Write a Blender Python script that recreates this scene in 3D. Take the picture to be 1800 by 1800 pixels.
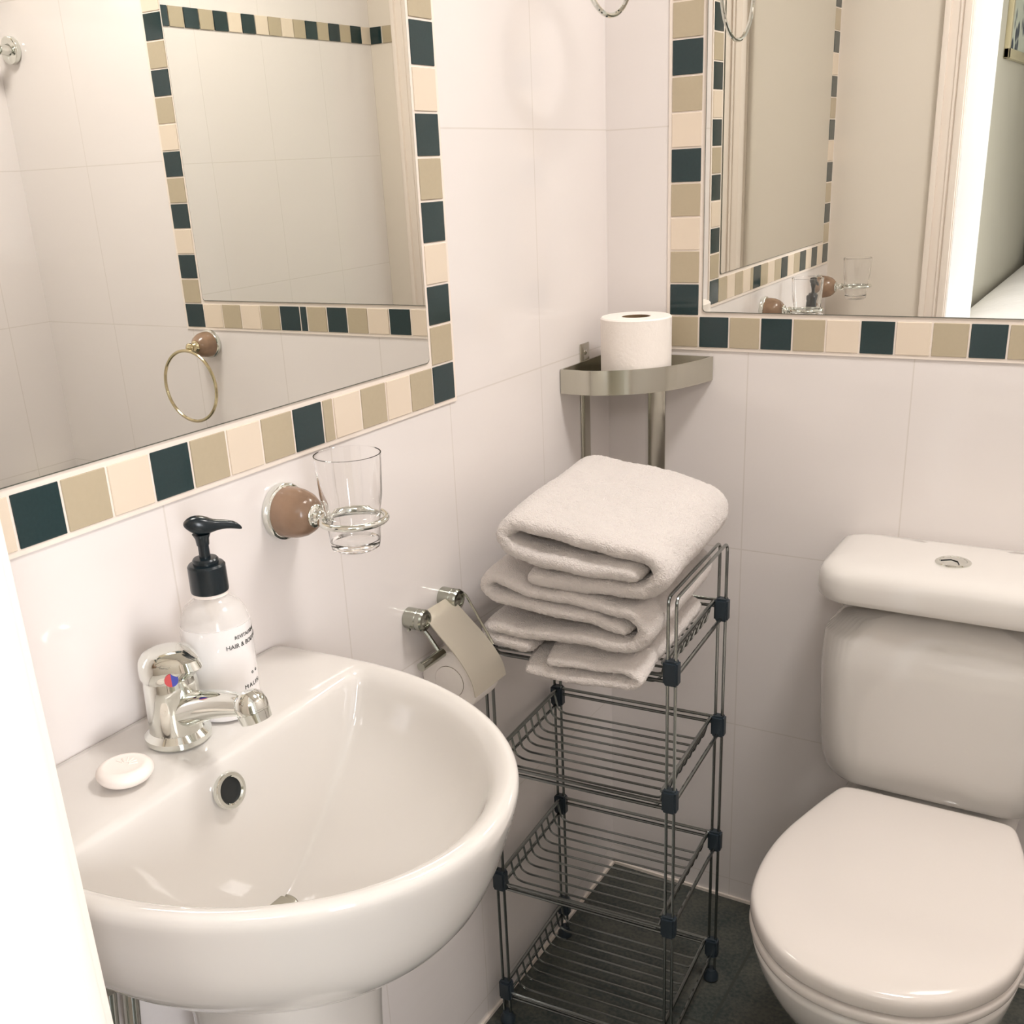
import bpy, bmesh, math, random
from mathutils import Vector, Matrix, noise
random.seed(4)
for o in list(bpy.data.objects): bpy.data.objects.remove(o)
SC = bpy.context.scene
COL = SC.collection
PI = math.pi

# ------------------------------------------------------------------ camera, light, exposure
cam_d = bpy.data.cameras.new('camera'); cam = bpy.data.objects.new('camera', cam_d); COL.objects.link(cam)
yaw, pit, rol = -0.562, -0.3663, -0.0506
f = Vector((math.sin(yaw)*math.cos(pit), math.cos(yaw)*math.cos(pit), math.sin(pit)))
r = Vector((math.cos(yaw), -math.sin(yaw), 0)); u = r.cross(f)
rr = r*math.cos(rol)+u*math.sin(rol); uu = -r*math.sin(rol)+u*math.cos(rol)
M = Matrix((rr, uu, -f)).transposed().to_4x4(); M.translation = (0.7994, -1.6553, 1.3222)
cam.matrix_world = M
cam_d.sensor_fit = 'HORIZONTAL'; cam_d.sensor_width = 36.0
cam_d.lens = 36.0*1879.6/1800
cam_d.shift_x = 24/1800; cam_d.shift_y = 124.3/1800
cam_d.clip_start = 0.02
SC.camera = cam
SC.view_settings.view_transform = 'Standard'
SC.view_settings.look = 'None'
SC.view_settings.gamma = 1.0
SC.view_settings.use_curve_mapping = False
SC.view_settings.exposure = 0.28
w = bpy.data.worlds.new('world'); SC.world = w; w.use_nodes = True
w.node_tree.nodes['Background'].inputs[0].default_value = (0.8, 0.86, 0.95, 1)
w.node_tree.nodes['Background'].inputs[1].default_value = 1.0

def area(name, loc, target, sx, sy, power, col=(1, 1, 1), spread=180):
    d = bpy.data.lights.new(name, 'AREA'); d.shape = 'RECTANGLE'; d.size = sx; d.size_y = sy
    d.energy = power; d.color = col; d.spread = math.radians(spread)
    o = bpy.data.objects.new(name, d); COL.objects.link(o); o.location = loc
    o.rotation_euler = (Vector(target)-Vector(loc)).to_track_quat('-Z', 'Y').to_euler()
    return o
# daylight of the bedroom window, on the bedroom's right wall
area('window_daylight', (2.93, -2.70, 1.45), (1.93, -1.92, 1.30), 1.1, 1.3, 66, (0.93, 0.94, 1.0))
# bathroom ceiling lamp (frosted round panel in the ceiling)
area('ceiling_lamp_light', (0.85, -0.55, 2.29), (0.85, -0.55, 0), 0.30, 0.30, 11.2, (1.0, 0.965, 0.945))
# area light below the bedroom ceiling, no fixture modelled
area('bedroom_overhead_area', (1.3, -3.4, 2.33), (1.3, -3.4, 0), 0.6, 0.6, 14, (1.0, 0.97, 0.93))

# ------------------------------------------------------------------ materials
def s2l(c):
    return tuple((x/12.92 if x <= .04045 else ((x+.055)/1.055)**2.4) for x in [v/255 for v in c])
def mat(name, rgb, rough=.5, metal=0, **k):
    m = bpy.data.materials.new(name); m.use_nodes = True
    b = m.node_tree.nodes['Principled BSDF']
    b.inputs['Base Color'].default_value = (*s2l(rgb), 1)
    b.inputs['Roughness'].default_value = rough
    b.inputs['Metallic'].default_value = metal
    for a, v in k.items(): b.inputs[a.replace('_', ' ')].default_value = v
    return m
def nd(m, t, **k):
    n = m.node_tree.nodes.new(t)
    for a, v in k.items(): setattr(n, a, v)
    return n
def add_noise(m, scale=20, amt=.06, bump=0., bscale=None, stretch=(1, 1, 1), dist=.002, coord='Object', rough_var=0):
    """mottles the base colour a little and adds bump, both from 3D noise"""
    nt = m.node_tree; b = nt.nodes['Principled BSDF']
    tc = nd(m, 'ShaderNodeTexCoord'); mp = nd(m, 'ShaderNodeMapping'); mp.inputs['Scale'].default_value = stretch
    nt.links.new(tc.outputs[coord], mp.inputs[0])
    n1 = nd(m, 'ShaderNodeTexNoise'); n1.inputs['Scale'].default_value = scale; n1.inputs['Detail'].default_value = 4
    nt.links.new(mp.outputs[0], n1.inputs['Vector'])
    if amt:
        base = b.inputs['Base Color'].default_value[:]
        mx = nd(m, 'ShaderNodeMix', data_type='RGBA')
        mx.inputs[6].default_value = tuple(min(1, c*(1-amt)) for c in base[:3])+(1,)
        mx.inputs[7].default_value = tuple(min(1, c*(1+amt)) for c in base[:3])+(1,)
        nt.links.new(n1.outputs['Fac'], mx.inputs[0]); nt.links.new(mx.outputs[2], b.inputs['Base Color'])
    if bump:
        n2 = nd(m, 'ShaderNodeTexNoise'); n2.inputs['Scale'].default_value = bscale or scale; n2.inputs['Detail'].default_value = 3
        nt.links.new(mp.outputs[0], n2.inputs['Vector'])
        bp = nd(m, 'ShaderNodeBump'); bp.inputs['Strength'].default_value = bump; bp.inputs['Distance'].default_value = dist
        nt.links.new(n2.outputs['Fac'], bp.inputs['Height']); nt.links.new(bp.outputs[0], b.inputs['Normal'])
    return m

def tile_mat(name, rgb, grout, axes, off, tw=.25, th=.333, rough=.09):
    """glossy wall tile with thin grout lines and faintly rippled glaze; axes picks the two wall coordinates"""
    m = mat(name, rgb, rough); nt = m.node_tree; b = nt.nodes['Principled BSDF']
    tc = nd(m, 'ShaderNodeTexCoord'); sp = nd(m, 'ShaderNodeSeparateXYZ'); nt.links.new(tc.outputs['Object'], sp.inputs[0])
    def line(ax, o, size, wd):
        a = nd(m, 'ShaderNodeMath', operation='SUBTRACT'); nt.links.new(sp.outputs[ax], a.inputs[0]); a.inputs[1].default_value = o-100*size
        d = nd(m, 'ShaderNodeMath', operation='MODULO'); nt.links.new(a.outputs[0], d.inputs[0]); d.inputs[1].default_value = size
        c = nd(m, 'ShaderNodeMath', operation='LESS_THAN'); nt.links.new(d.outputs[0], c.inputs[0]); c.inputs[1].default_value = wd
        return c
    l1 = line(axes[0], off[0], tw, .002); l2 = line(axes[1], off[1], th, .002)
    mx = nd(m, 'ShaderNodeMath', operation='MAXIMUM'); nt.links.new(l1.outputs[0], mx.inputs[0]); nt.links.new(l2.outputs[0], mx.inputs[1])
    n = nd(m, 'ShaderNodeTexNoise'); n.inputs['Scale'].default_value = 3; n.inputs['Detail'].default_value = 5
    nt.links.new(tc.outputs['Object'], n.inputs['Vector'])
    base = s2l(rgb)
    c0 = nd(m, 'ShaderNodeMix', data_type='RGBA'); c0.inputs[6].default_value = tuple(x*.97 for x in base)+(1,); c0.inputs[7].default_value = tuple(min(1, x*1.03) for x in base)+(1,)
    nt.links.new(n.outputs['Fac'], c0.inputs[0])
    c1 = nd(m, 'ShaderNodeMix', data_type='RGBA'); nt.links.new(mx.outputs[0], c1.inputs[0]); nt.links.new(c0.outputs[2], c1.inputs[6])
    c1.inputs[7].default_value = (*s2l(grout), 1)
    nt.links.new(c1.outputs[2], b.inputs['Base Color'])
    mp = nd(m, 'ShaderNodeMapping'); nt.links.new(tc.outputs['Object'], mp.inputs[0]); mp.inputs['Scale'].default_value = (1, 1, 4.5)
    nb = nd(m, 'ShaderNodeTexNoise'); nb.inputs['Scale'].default_value = 7; nb.inputs['Detail'].default_value = 1.5
    nt.links.new(mp.outputs[0], nb.inputs['Vector'])
    sb = nd(m, 'ShaderNodeMath', operation='SUBTRACT'); nt.links.new(nb.outputs['Fac'], sb.inputs[0]); 
    ml = nd(m, 'ShaderNodeMath', operation='MULTIPLY'); nt.links.new(mx.outputs[0], ml.inputs[0]); ml.inputs[1].default_value = .25
    nt.links.new(ml.outputs[0], sb.inputs[1])
    bp = nd(m, 'ShaderNodeBump'); bp.inputs['Strength'].default_value = .35; bp.inputs['Distance'].default_value = .002
    nt.links.new(sb.outputs[0], bp.inputs['Height']); nt.links.new(bp.outputs[0], b.inputs['Normal'])
    return m

WALL = (236, 229, 225); GR = (224, 216, 209)
m_wall_l = tile_mat('wall tile left', WALL, GR, (1, 2), (-.235, .377+.999-.001))
m_wall_b = tile_mat('wall tile back', WALL, GR, (0, 2), (-.007, 1.374))
m_wall_r = tile_mat('wall tile right', WALL, GR, (1, 2), (-.36, 1.374))
m_wall_n = add_noise(mat('near wall paint', (234, 224, 212), .45), 6, .02)
m_jamb = mat('white gloss paint', (248, 248, 248), .3)
m_trim = mat('architrave paint', (244, 232, 222), .35)
m_ceil = add_noise(mat('ceiling paint', (240, 236, 230), .8), 5, .02)
m_bedwall = add_noise(mat('bedroom wall paint', (196, 192, 178), .7), 4, .03)
m_carpet = add_noise(mat('bedroom carpet', (176, 165, 150), .95), 60, .2)

m_floor = mat('slate floor tile', (70, 78, 76), .45)
def floor_nodes(m):
    nt = m.node_tree; b = nt.nodes['Principled BSDF']
    tc = nd(m, 'ShaderNodeTexCoord')
    n1 = nd(m, 'ShaderNodeTexNoise'); n1.inputs['Scale'].default_value = 14; n1.inputs['Detail'].default_value = 8
    n2 = nd(m, 'ShaderNodeTexNoise'); n2.inputs['Scale'].default_value = 160; n2.inputs['Detail'].default_value = 2
    for n in (n1, n2): nt.links.new(tc.outputs['Object'], n.inputs['Vector'])
    a = nd(m, 'ShaderNodeMath', operation='ADD'); nt.links.new(n1.outputs['Fac'], a.inputs[0]); nt.links.new(n2.outputs['Fac'], a.inputs[1])
    r_ = nd(m, 'ShaderNodeValToRGB'); e = r_.color_ramp.elements
    a2 = nd(m, 'ShaderNodeMath', operation='MULTIPLY'); nt.links.new(a.outputs[0], a2.inputs[0]); a2.inputs[1].default_value = .5
    e[0].position = .38; e[0].color = (*s2l((50, 58, 56)), 1); e[1].position = .62; e[1].color = (*s2l((88, 88, 80)), 1)
    nt.links.new(a2.outputs[0], r_.inputs[0])
    br = nd(m, 'ShaderNodeTexBrick'); br.offset = 0; br.inputs['Scale'].default_value = 1; br.inputs['Mortar Size'].default_value = .0025
    br.inputs['Brick Width'].default_value = .33; br.inputs['Row Height'].default_value = .33
    br.inputs['Color1'].default_value = br.inputs['Color2'].default_value = (0, 0, 0, 1); br.inputs['Mortar'].default_value = (1, 1, 1, 1)
    nt.links.new(tc.outputs['Object'], br.inputs['Vector'])
    mx = nd(m, 'ShaderNodeMix', data_type='RGBA'); nt.links.new(br.outputs['Color'], mx.inputs[0]); nt.links.new(r_.outputs[0], mx.inputs[6])
    mx.inputs[7].default_value = (*s2l((58, 60, 55)), 1)
    nt.links.new(mx.outputs[2], b.inputs['Base Color'])
    bp = nd(m, 'ShaderNodeBump'); bp.inputs['Strength'].default_value = .4; bp.inputs['Distance'].default_value = .001
    nt.links.new(a.outputs[0], bp.inputs['Height']); nt.links.new(bp.outputs[0], b.inputs['Normal'])
floor_nodes(m_floor)

m_dark = add_noise(mat('dark teal mosaic', (36, 56, 58), .12), 300, .15)
m_taupe = add_noise(mat('taupe mosaic', (186, 172, 146), .2), 200, .03)
m_cream = add_noise(mat('cream mosaic', (230, 214, 194), .2), 8, .04)
m_grout = add_noise(mat('white grout', (240, 228, 216), .7), 80, .03)
m_mirror = mat('silvered glass', (236, 236, 231), .0, 1)
m_medge = mat('mirror edge', (120, 122, 112), .3, .6)
m_chrome = mat('chrome', (226, 228, 222), .06, 1)
m_satin = mat('brushed steel', (196, 194, 182), .17, 1)
m_wire = mat('rack wire', (146, 150, 148), .22, 1)
m_clip = add_noise(mat('rack plastic', (44, 54, 62), .4), 40, .1)
m_gold = mat('pale gold', (214, 202, 166), .15, 1)
m_ceramic = mat('white ceramic', (222, 217, 211), .07, 0, Coat_Weight=.3)
m_seat = mat('seat plastic', (224, 216, 209), .12)
m_towel = mat('white towel', (231, 222, 216), .95, 0, Sheen_Weight=.4, Sheen_Roughness=.6)
add_noise(m_towel, 700, .05, .9, 520, dist=.0035)
m_paper = add_noise(mat('tissue paper', (246, 238, 230), .9), 120, .02, .3, 200)
m_card = add_noise(mat('cardboard', (120, 98, 70), .9), 60, .1)
m_stone = add_noise(mat('brown stone', (150, 122, 100), .22), 45, .35)
m_glass = mat('clear glass', (255, 255, 255), .01, 0, Transmission_Weight=1.0, IOR=1.45)
m_bottle = mat('bottle plastic', (250, 246, 242), .06, 0, Alpha=.35)
m_lotion = mat('white lotion', (244, 240, 238), .1, 0, Coat_Weight=.4)
m_post = mat('satin chrome', (176, 178, 168), .16, 1)
m_pump = add_noise(mat('pump plastic', (18, 30, 36), .25), 50, .1)
m_ink = mat('label ink', (60, 60, 55), .5)
m_soap = add_noise(mat('soap', (246, 236, 228), .4), 30, .02)
m_red = mat('red dot', (190, 60, 60), .3); m_blue = mat('blue dot', (50, 60, 160), .3)
m_black = mat('dark hole', (20, 24, 24), .6)
m_linen = add_noise(mat('white bed linen', (244, 242, 244), .85), 9, .02, .3, 14, dist=.02)
m_wood = add_noise(mat('dark headboard', (110, 112, 110), .5), 20, .2)
m_frame = mat('gilt frame', (206, 196, 164), .35, .3)
m_lamp = mat('lit lamp panel', (255, 255, 255), .5)
_b = m_lamp.node_tree.nodes['Principled BSDF']; _b.inputs['Emission Color'].default_value = (1, .95, .88, 1); _b.inputs['Emission Strength'].default_value = 6
m_sky = mat('bright window pane', (255, 255, 255), .5)
_b = m_sky.node_tree.nodes['Principled BSDF']; _b.inputs['Emission Color'].default_value = (.95, .98, 1, 1); _b.inputs['Emission Strength'].default_value = 6

# ------------------------------------------------------------------ mesh helpers
class MB:
    def __init__(s): s.bm = bmesh.new(); s.mi = 0
    def face(s, vs):
        try:
            fc = s.bm.faces.new(vs); fc.material_index = s.mi; return fc
        except ValueError: return None
    def box(s, a, b, bev=0, seg=2):
        lo = [min(a[i], b[i]) for i in range(3)]; hi = [max(a[i], b[i]) for i in range(3)]
        t = bmesh.new(); bmesh.ops.create_cube(t, size=1)
        for v in t.verts: v.co = Vector([(lo[i]+hi[i])/2+v.co[i]*(hi[i]-lo[i]) for i in range(3)])
        if bev: bmesh.ops.bevel(t, geom=t.edges[:], offset=bev, segments=seg, profile=.5, affect='EDGES')
        s.merge(t); return s
    def merge(s, t, mtx=None):
        if mtx is not None: t.transform(mtx)
        mp = {v: s.bm.verts.new(v.co) for v in t.verts}
        for fc in t.faces: s.face([mp[v] for v in fc.verts])
        t.free()
    def rings(s, rs, cap0=False, cap1=False, closed=False):
        vr = [[s.bm.verts.new(p) for p in ring] for ring in rs]
        n = len(vr[0]); L = len(vr)
        for i in range(L if closed else L-1):
            A = vr[i]; B = vr[(i+1) % L]
            for j in range(n): s.face([A[j], A[(j+1) % n], B[(j+1) % n], B[j]])
        if cap0: s.face(list(reversed(vr[0])))
        if cap1: s.face(vr[-1])
        return s
    def lathe(s, prof, o=(0, 0, 0), ax=(0, 0, 1), n=40, cap=(True, True), closed=False):
        ax = Vector(ax).normalized(); q = Vector((0, 0, 1)).rotation_difference(ax); o = Vector(o)
        rs = [[o+q @ Vector((r_*math.cos(2*PI*k/n), r_*math.sin(2*PI*k/n), z)) for k in range(n)] for r_, z in prof]
        return s.rings(rs, cap[0] and not closed, cap[1] and not closed, closed)
    def tube(s, pts, rad, n=8, closed=False, caps=True):
        P = [Vector(p) for p in pts]; N = len(P); rs = []
        R_ = rad if isinstance(rad, (list, tuple)) else [rad]*N
        prev = None
        for i in range(N):
            if closed: t = (P[(i+1) % N]-P[i-1]).normalized()
            else: t = (P[min(i+1, N-1)]-P[max(i-1, 0)]).normalized()
            if prev is None:
                a = Vector((0, 0, 1)) if abs(t.z) < .9 else Vector((1, 0, 0))
                nrm = t.cross(a).normalized()
            else: nrm = (prev-t*prev.dot(t)).normalized()
            prev = nrm; bn = t.cross(nrm)
            rs.append([P[i]+(nrm*math.cos(2*PI*k/n)+bn*math.sin(2*PI*k/n))*R_[i] for k in range(n)])
        return s.rings(rs, caps and not closed, caps and not closed, closed)
    def torus(s, c, R_, r_, ax=(0, 0, 1), n=48, m=10):
        q = Vector((0, 0, 1)).rotation_difference(Vector(ax).normalized())
        return s.tube([Vector(c)+q @ Vector((R_*math.cos(2*PI*k/n), R_*math.sin(2*PI*k/n), 0)) for k in range(n)], r_, m, closed=True)
    def prism(s, poly, a, b, ax=2):
        """poly: 2D points in the other two axes, extruded from a to b along ax"""
        def P(p, h):
            q = [0, 0, 0]; o = [i for i in range(3) if i != ax]; q[o[0]] = p[0]; q[o[1]] = p[1]; q[ax] = h; return q
        return s.rings([[P(p, a) for p in poly], [P(p, b) for p in poly]], True, True)
    def disc(s, c, R_, ax, th=.001, n=24, a0=0, a1=2*PI):
        q = Vector((0, 0, 1)).rotation_difference(Vector(ax).normalized()); c = Vector(c)
        pts = [(R_*math.cos(a0+(a1-a0)*k/n), R_*math.sin(a0+(a1-a0)*k/n)) for k in range(n+1 if a1-a0 < 6.2 else n)]
        return s.rings([[c+q @ Vector((x, y, h)) for x, y in pts] for h in (0, th)], True, True)
    def build(s, name, m, parent=None, smooth=True, sub=0, weld=0, angle=35):
        if weld: bmesh.ops.remove_doubles(s.bm, verts=s.bm.verts[:], dist=weld)
        bmesh.ops.recalc_face_normals(s.bm, faces=s.bm.faces[:])
        me = bpy.data.meshes.new(name); s.bm.to_mesh(me); s.bm.free()
        o = bpy.data.objects.new(name, me); COL.objects.link(o)
        for x in (m if isinstance(m, list) else [m]): me.materials.append(x)
        if smooth:
            for p in me.polygons: p.use_smooth = True
            if not sub:
                try: me.set_sharp_from_angle(angle=math.radians(angle))
                except Exception: pass
        if sub:
            md = o.modifiers.new('sub', 'SUBSURF'); md.levels = md.render_levels = sub
        if parent:
            o.parent = parent; o.matrix_parent_inverse = Matrix.Identity(4)
            wm = parent.matrix_basis.copy(); pp = parent.parent
            while pp: wm = pp.matrix_basis @ wm; pp = pp.parent
            me.transform(wm.inverted())
        return o
def thing(name, label, cat, loc, group=None):
    o = bpy.data.objects.new(name, None); COL.objects.link(o); o.location = loc; o.empty_display_size = .05
    o['label'] = label; o['category'] = cat
    if group: o['group'] = group
    return o
def tag(o, label, cat, group=None):
    o['label'] = label; o['category'] = cat
    if group: o['group'] = group
    return o
def struct(o): o['kind'] = 'structure'; return o
def arc(c, R_, a0, a1, n, f_):
    return [f_(c[0]+R_*math.cos(a0+(a1-a0)*k/n), c[1]+R_*math.sin(a0+(a1-a0)*k/n)) for k in range(n+1)]
def poly_round(pts, rad, n=5):
    """fillet an open 3D polyline"""
    P = [Vector(p) for p in pts]; out = [P[0]]
    for i in range(1, len(P)-1):
        a = (P[i-1]-P[i]); b = (P[i+1]-P[i]); d = min(rad, a.length*.45, b.length*.45)
        A = P[i]+a.normalized()*d; B = P[i]+b.normalized()*d
        for k in range(n+1):
            t = k/n; out.append(A*(1-t)**2+P[i]*2*t*(1-t)+B*t*t)
    out.append(P[-1]); return out

# ------------------------------------------------------------------ room shell
H = 2.35; NW = -1.36; RW = 1.47; BW = -1.76
struct(MB().box((-.12, NW, -.05), (0, .12, H)).build('wall_left', m_wall_l, smooth=False))
struct(MB().box((0, 0, -.05), (RW+.12, .12, H)).build('wall_back', m_wall_b, smooth=False))
struct(MB().box((RW, BW, -.05), (RW+.12, 0, H)).build('wall_right', m_wall_r, smooth=False))
m = MB(); m.box((-.12, BW, -.05), (.29, NW, H)); m.box((1.33, BW, -.05), (RW, NW, H)); m.box((.29, BW, 2.04), (1.33, NW, H))
struct(m.build('wall_near', m_wall_n, smooth=False))
struct(MB().box((0, BW, -.05), (RW, 0, 0)).build('floor', m_floor, smooth=False))
struct(MB().box((-.12, BW, H), (RW+.12, .12, H+.08)).build('ceiling', m_ceil, smooth=False))
# door lining and architrave
m = MB(); m.box((.29, BW-.01, 0), (.31, NW, 2.04)); m.box((1.31, BW-.01, 0), (1.33, NW, 2.04)); m.box((.31, BW-.01, 2.02), (1.31, NW, 2.04))
struct(m.build('trim_1', m_jamb, smooth=False))
m = MB()
def archi(x0, s, z1):
    for a, b, t in ((0, .066, .010), (.003, .020, .016), (.024, .030, .014), (.050, .064, .019)):
        m.box((x0+s*a, NW+.0005, 0), (x0+s*b, NW+t, z1), .002)
archi(.309, -1, 2.10); archi(1.311, 1, 2.10); m.box((.245, NW+.0005, 2.03), (1.375, NW+.016, 2.10), .003)
struct(m.build('trim_2', m_trim))
# white sealant line where walls meet floor and each other
m = MB(); m.box((0, -.004, 0), (RW, 0, .006)); m.box((0, NW, 0), (.004, 0, .006))
struct(m.build('trim_3', m_grout, smooth=False))
# bedroom beyond the doorway
BX0, BX1, BY = -.05, 3.0, -6.6
struct(MB().box((BX0-.1, BY, -.05), (BX0, BW, 2.4)).build('wall_bedroom_left', m_bedwall, smooth=False))
m = MB(); m.box((BX1, BY, -.05), (BX1+.1, BW, .75)); m.box((BX1, BY, 2.15), (BX1+.1, BW, 2.4))
m.box((BX1, BY, .75), (BX1+.1, -3.3, 2.15)); m.box((BX1, -2.1, .75), (BX1+.1, BW, 2.15))
struct(m.build('wall_bedroom_right', m_bedwall, smooth=False))
struct(MB().box((BX0-.1, BY-.1, -.05), (BX1+.1, BY, 2.4)).build('wall_bedroom_far', m_bedwall, smooth=False))
struct(MB().box((RW, BW, -.05), (BX1+.1, BW+.1, 2.4)).build('wall_bedroom_near', m_bedwall, smooth=False))
struct(MB().box((BX0-.1, BY, -.05), (BX1+.1, BW, -.001)).build('floor_bedroom', m_carpet, smooth=False))
struct(MB().box((BX0-.1, BY-.1, 2.4), (BX1+.1, BW+.1, 2.48)).build('ceiling_bedroom', m_ceil, smooth=False))
m = MB()
for y0, y1 in ((-3.3, -3.24), (-2.73, -2.67), (-2.16, -2.10)): m.box((BX1+.02, y0, .75), (BX1+.08, y1, 2.15))
m.box((BX1+.02, -3.3, .75), (BX1+.08, -2.1, .81)); m.box((BX1+.02, -3.3, 2.09), (BX1+.08, -2.1, 2.15))
wf = struct(m.build('window_1', m_jamb, smooth=False))
MB().box((BX1+.085, -3.3, .75), (BX1+.09, -2.1, 2.15)).build('window_pane', m_sky, wf, smooth=False)

# ------------------------------------------------------------------ mosaic framed mirrors
TZ = 1.043; P_ = .05
def mosaic(mb, x, z, w_, h_, code, place, g=.0014, th=.0035):
    mb.mi = {'D': 0, 'T': 1, 'C': 2}[code]
    a = place(x+g, z+g, 0.0006); b = place(x+w_-g, z+h_-g, th)
    mb.box(a, b, .0006, 1)
def framed_mirror(label, place, p, bottom, near_col, far_col, rows, parent_loc, tilt=0., far=1.):
    """bottom: list of (code, width in tiles) from the corner outwards; columns: codes from above the corner tile up"""
    root = thing('wall_mirror', label, 'mirror', parent_loc, 'mirrors set in mosaic tile borders')
    t = MB(); x = 0
    widths = [p*k*(far if i > 10 else 1) for i, (c, k) in enumerate(bottom)]
    W = sum(widths)
    for (c, k), w_ in zip(bottom, widths):
        mosaic(t, x, TZ, w_, P_, c, place)
        x += w_
    zt = TZ+P_*rows; h = P_
    for k in range(1, rows):
        z = TZ+k*P_
        mosaic(t, 0, z, p, P_, near_col[(k-1) % len(near_col)], place)
        mosaic(t, W-p, z, p, P_, far_col[(k-1) % len(far_col)], place)
    x = 0
    for (c, k), w_ in zip(bottom, widths):
        mosaic(t, x, zt, w_, P_, c, place); x += w_
    t.build('mosaic_border', [m_dark, m_taupe, m_cream], root, smooth=False)
    g = MB(); e = .004
    g.box(place(-e, TZ-e, 0), place(W+e, TZ+P_, .0022)); g.box(place(-e, zt, 0), place(W+e, zt+P_+e, .0022))
    g.box(place(-e, TZ+P_, 0), place(p+.016, zt, .0022)); g.box(place(W-p-.016, TZ+P_, 0), place(W+e, zt, .0022))
    g.box(place(p+.016, TZ+P_, 0), place(W-p-.016, TZ+P_+.016, .0022))
    g.build('grout', m_grout, root, smooth=False)
    # glass with clipped round corners
    x0, x1, z0, z1 = p+.006, W-p-.006, TZ+P_+.006, zt-.006
    def rr(x0, x1, z0, z1, r_):
        out = []
        for cx, cz, a in ((x1-r_, z1-r_, 0), (x0+r_, z1-r_, PI/2), (x0+r_, z0+r_, PI), (x1-r_, z0+r_, 1.5*PI)):
            out += [(cx+r_*math.cos(a+PI/2*k/6), cz+r_*math.sin(a+PI/2*k/6)) for k in range(7)]
        return out
    b = MB(); b.rings([[place(x, z, d+(tilt*(z-z0)+.0001 if d > .003 else 0)) for x, z in rr(x0, x1, z0, z1, .006)] for d in (.0023, .0040)], True, True)
    b.build('mirror_backing', m_medge, root, smooth=False)
    q = MB(); q.rings([[place(x, z, d+tilt*(z-z0)+.0001) for x, z in rr(x0+.0012, x1-.0012, z0+.0012, z1-.0012, .006)] for d in (.0041, .0046)], True, True)
    q.build('mirror_glass', m_mirror, root, smooth=False)
    return root, W
# left wall: runs towards the viewer from y=-.474
yL = -.474
s_left = [('D', 1), ('T', 1), ('C', 1), ('T', 1), ('C', 1), ('T', .386), ('D', 1), ('T', 1), ('C', 1), ('T', 1), ('D', 1), ('C', 1), ('T', 1), ('D', 1), ('C', 1), ('D', 1), ('C', 1), ('D', 1)]
framed_mirror('tall wall mirror with mosaic border above the washbasin, nearer the viewer',
              lambda x, z, d: (d, yL-x, z), .05, s_left,
              list('TDCDTDCDTDCTDTCDTC'), list('TDTDCDTDCDTDTCDTDC'), 18, (0, -.9, TZ))
xB = .111
s_back = [('T', 1), ('D', 1), ('T', 1), ('D', 1), ('T', 1), ('C', 1), ('D', 1), ('C', 1), ('T', 1), ('D', 1), ('T', 1), ('D', .34), ('D', 1), ('T', 1), ('C', 1), ('T', 1), ('C', 1), ('D', 1)]
framed_mirror('wall mirror with mosaic border on the back wall above the toilet cistern',
              lambda x, z, d: (xB+x, -d, z), .0505, s_back,
              list('DTCTDCTDTCDTCDTCDT'), list('TDCDTDCTDTDCTDTCDT'), 18, (.55, 0, TZ), .0055, 1.055)
# mosaic band on the right wall and round on to the near wall, seen in the mirrors
bandc = list('CTDTDTDCDCTCTDTDTDC')
t = MB()
z0 = 1.697; BP = .0525
for k, c in enumerate(bandc):
    y1 = NW+BP*(len(bandc)-k)-.005
    mosaic(t, y1-BP, z0, BP, P_, c, lambda a, z, d: (RW-d, a, z))
for k, c in enumerate('TDTDTCD'):
    mosaic(t, NW+BP*(len(bandc)+k)-.005, z0, BP, P_, c, lambda a, z, d: (RW-d, a, z))
mosaic(t, RW-.046, z0, .046, P_, 'D', lambda a, z, d: (a, NW+d, z))
mosaic(t, RW-.096, z0, .048, P_, 'T', lambda a, z, d: (a, NW+d, z))
struct(t.build('trim_4', [m_dark, m_taupe, m_cream], smooth=False))

# ------------------------------------------------------------------ washbasin
BCY = -1.066
ZR = .84
def basin_out(s=1., xs=1.):
    """half-round plan, N points; scaled about the wall"""
    pts = []
    A = .217*s; B = .279*xs; X0 = .13*xs
    n = 72
    for k in range(n+1):
        a = -PI/2+PI*k/n
        cy = math.sin(a); cx = math.cos(a)
        pts.append((X0+B*(abs(cx)), BCY+A*cy))
    # back along straight sides and the wall
    m1 = 10; m2 = 30
    e = pts[-1]; st = pts[0]
    for k in range(1, m1+1): t_ = k/m1; pts.append((e[0]*(1-t_)+.0015*t_, e[1]-.008*s*t_*t_))
    e2 = pts[-1]; s2 = (.0015, st[1]+.008*s)
    for k in range(1, m2+1): t_ = k/m2; pts.append((.0015, e2[1]*(1-t_)+s2[1]*t_))
    for k in range(1, m1): t_ = 1-k/m1; pts.append((st[0]*(1-t_)+.0015*t_, st[1]+.008*s*t_*t_))
    return pts
def bowl_in(rim):
    """bowl opening: straight back at x=.128, rest parallel to the rim; same point count as basin_out"""
    out = basin_out(); N = len(out); cx, cy = .235, BCY; res = []
    A = .217-rim; B = .279-rim
    def inside(x, y):
        if x < .1235+(.020-rim)*-.4: return False
        if x < .13: return abs(y-BCY) < A
        return ((x-.13)/B)**2.05+(abs(y-BCY)/A)**2.05 < 1
    # angles: distribute evenly by target arc so crease corner is sampled
    for (ox, oy) in out:
        d = Vector((ox-cx, oy-cy)); d.normalize(); lo, hi = 0, .5
        for _ in range(26):
            mid = (lo+hi)/2
            if inside(cx+d.x*mid, cy+d.y*mid): lo = mid
            else: hi = mid
        res.append((cx+d.x*lo, cy+d.y*lo))
    return res
bas = thing('washbasin', 'white half-round washbasin on a pedestal under the left mirror', 'washbasin', (0, BCY, ZR))
rs = []
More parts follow.
